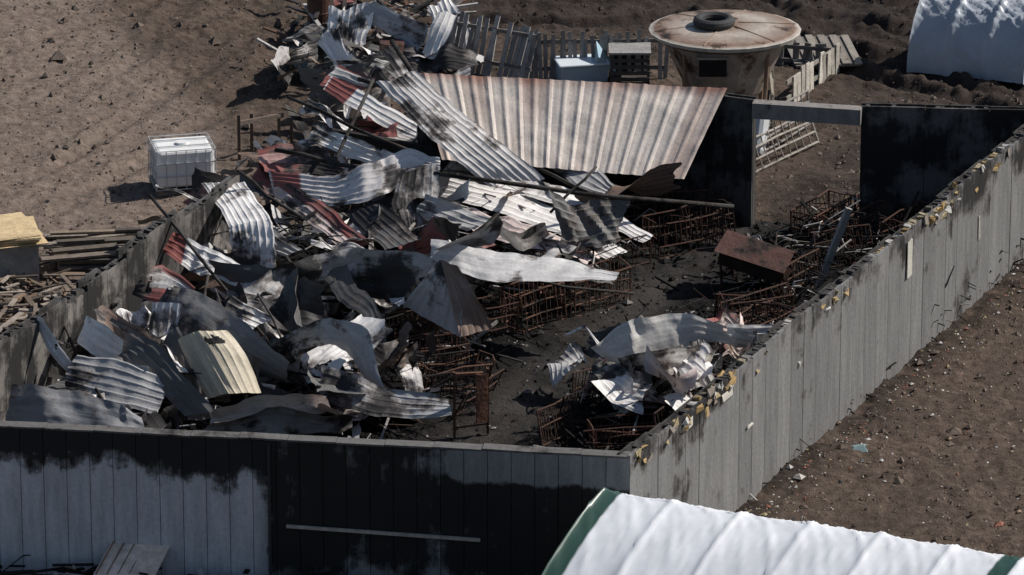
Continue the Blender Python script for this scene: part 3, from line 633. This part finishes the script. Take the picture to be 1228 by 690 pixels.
# ------------------------------------------------------------ plastic-covered structures
def tunnel(name,a,b,hb,hf,h,nh,green=(),seed=1,sag=.03,ridge=.012,wrk=.05,pw=1.0,col=(.78,.80,.83),skew=0):
    a=Vector((a[0],a[1],0));b=Vector((b[0],b[1],0));L=(b-a).length;d=(b-a)/L;n=Vector((-d.y,d.x,0));NL=int(L/.05);NA=90
    uu,tt=np.meshgrid(np.linspace(0,L,NL+1),np.linspace(0,math.pi,NA+1),indexing='ij')
    sp=L/nh; q=np.abs(((uu/sp)%1)-.5)*2
    wr=(fbm(uu*.45+tt*1.2+seed,tt*.9-uu*.25,2)-.47)*wrk*2
    for k,(f1_,f2_) in enumerate(((.5,1.3),(-.6,1.1),(.9,-1.7),(.35,2.1),(-.8,2.6))):
        wr+=np.clip(1-np.abs(tri(uu*f1_+tt*f2_+seed*.37*k+.4*vn(uu*.5,tt*1.0)))*7,0,1)*wrk*.4
    rr=1-sag*(1-q**6)*.5
    hw=np.where(np.cos(tt)>0,hb,hf);c_=np.cos(tt);s_=np.sin(tt).clip(0)
    x=np.sign(c_)*np.abs(c_)**pw*(hw*rr);z=s_**pw*(h*rr)+wr*(s_>.02)+np.exp(-((1-q)/.06)**2)*ridge*s_
    V=np.array(a)[None,None]+np.array(d)*(uu+skew*x)[...,None]+np.array(n)*x[...,None];V[...,2]+=z
    idx=np.arange((NL+1)*(NA+1)).reshape(NL+1,NA+1);Fq=np.stack([idx[:-1,:-1],idx[:-1,1:],idx[1:,1:],idx[1:,:-1]],-1).reshape(-1,4)
    C=np.zeros((NL+1,NA+1,4));C[...,:3]=col
    for g in green: C[(uu>=g)&(uu<g+.34)]=(.035,.080,.062,0)
    V=V.reshape(-1,3);Fl=Fq.tolist();Fl.append(idx[0].tolist());Fl.append(idx[-1][::-1].tolist())
    c=V.mean(0);me=bpy.data.meshes.new(name);me.from_pydata((V-c).tolist(),[],Fl);ca=me.color_attributes.new('Col','FLOAT_COLOR','POINT');ca.data.foreach_set('color',C.astype(np.float32).ravel())
    me.materials.append(M_tarp);me.polygons.foreach_set('use_smooth',[True]*(len(Fl)-2)+[False]*2);o=bpy.data.objects.new(name,me);o.location=c;bpy.context.collection.objects.link(o)
a=V2(158,-1925);b=V2(865,-2227);dd=(b-a);b2=b+dd*.5;La=dd.length
tunnel('polytunnel_greenhouse',(a.x,a.y),(b2.x,b2.y),2.3,4.8,3.28,9,green=(0,La*.95),seed=4,pw=1.45,wrk=.05,skew=.12)
a=V2(975,1560);b=V2(1236,1470);tunnel('plastic_covered_hay_bales',(a.x,a.y),(b.x,b.y),1.3,1.3,1.9,3,seed=9,sag=.14,wrk=.12,ridge=.0,col=(.42,.46,.51),skew=.2)
# ------------------------------------------------------------ foreground debris
mb=MB();c=V2(-681,-1560,30);mb.hexa([c+Vector(v) for v in((-.75,-.5,.0),(.35,-.6,.0),(.75,.5,.5),(-.35,.6,.45))],[c+Vector(v) for v in((-.75,-.5,.04),(.35,-.6,.04),(.75,.5,.54),(-.35,.6,.49))],(.80,.66,.56),-.45)
for k in range(6): mb.beam(c+Vector((-.7+.2*k,-.5,.06)),c+Vector((-.3+.2*k,.55,.52)),.02,.02,(.3,.2,.15),-.3)
mb.obj('wooden_board',M_deb)
mb=MB()
for i in range(260):
    x=R.uniform(-10,0.4);y0=-14.97-(x+10.17)*.133
    a=Vector((x,y0-R.uniform(.15,1.3),R.uniform(.03,.35)));h=R.uniform(0,6.28);mb.beam(a,a+Vector((math.cos(h),-abs(math.sin(h))*.6,R.gauss(0,.15)))*R.uniform(.2,1.1),R.uniform(.03,.13),.03,R.choice([(.02,.018,.017)]*5+[(.3,.26,.23),(.09,.05,.04),(.38,.37,.36)]),-.2)
mb.obj('burned_scrap_heap',M_deb)
c=V2(-846,-1500,20);mb=MB();mb.tube([c+Vector((-.9,0,.05)),c+Vector((-.3,.1,.35)),c+Vector((.3,0,.3)),c+Vector((.7,-.2,0))],.06,(.05,.05,.05),0,10);mb.obj('bent_pipe',M_deb,True)
c=V2(667,-900);c.z=gh(6.67,-9);mb=MB();mb.hexa([c+Vector(v) for v in((-.16,-.16,0),(.16,-.2,0),(.2,.16,0),(-.16,.16,0))],[c+Vector(v) for v in((-.1,-.08,.06),(.08,-.08,.1),(.1,.08,.06),(-.08,.08,.04))],(.22,.31,.32),-.5);mb.obj('plastic_bag',M_tarp)
# ------------------------------------------------------------ camera, light
cam=bpy.data.cameras.new('camera');co=bpy.data.objects.new('camera',cam);bpy.context.collection.objects.link(co)
co.location=(0,-112.764,41.042);co.rotation_euler=(math.radians(70),0,0);cam.lens=204.04;cam.sensor_width=36;cam.clip_end=3000;cam.clip_start=1
bpy.context.scene.camera=co
az=math.radians(18);el=math.radians(43)
sd=Vector((math.cos(az)*math.cos(el),math.sin(az)*math.cos(el),math.sin(el)))
l=bpy.data.lights.new('sun','SUN');l.energy=5.0;l.angle=math.radians(.5);l.color=(1,.95,.89);lo=bpy.data.objects.new('sun',l);bpy.context.collection.objects.link(lo)
lo.rotation_euler=sd.to_track_quat('Z','Y').to_euler()
w=bpy.data.worlds.new('World');bpy.context.scene.world=w;w.use_nodes=True;nt=w.node_tree
sk=nt.nodes.new('ShaderNodeTexSky');sk.sky_type='NISHITA';sk.sun_disc=False;sk.sun_elevation=el;sk.sun_rotation=math.pi/2-az
nt.links.new(sk.outputs[0],nt.nodes['Background'].inputs[0]);nt.nodes['Background'].inputs[1].default_value=.07
sc=bpy.context.scene;sc.view_settings.view_transform='Standard';sc.view_settings.look='None';sc.view_settings.exposure=0
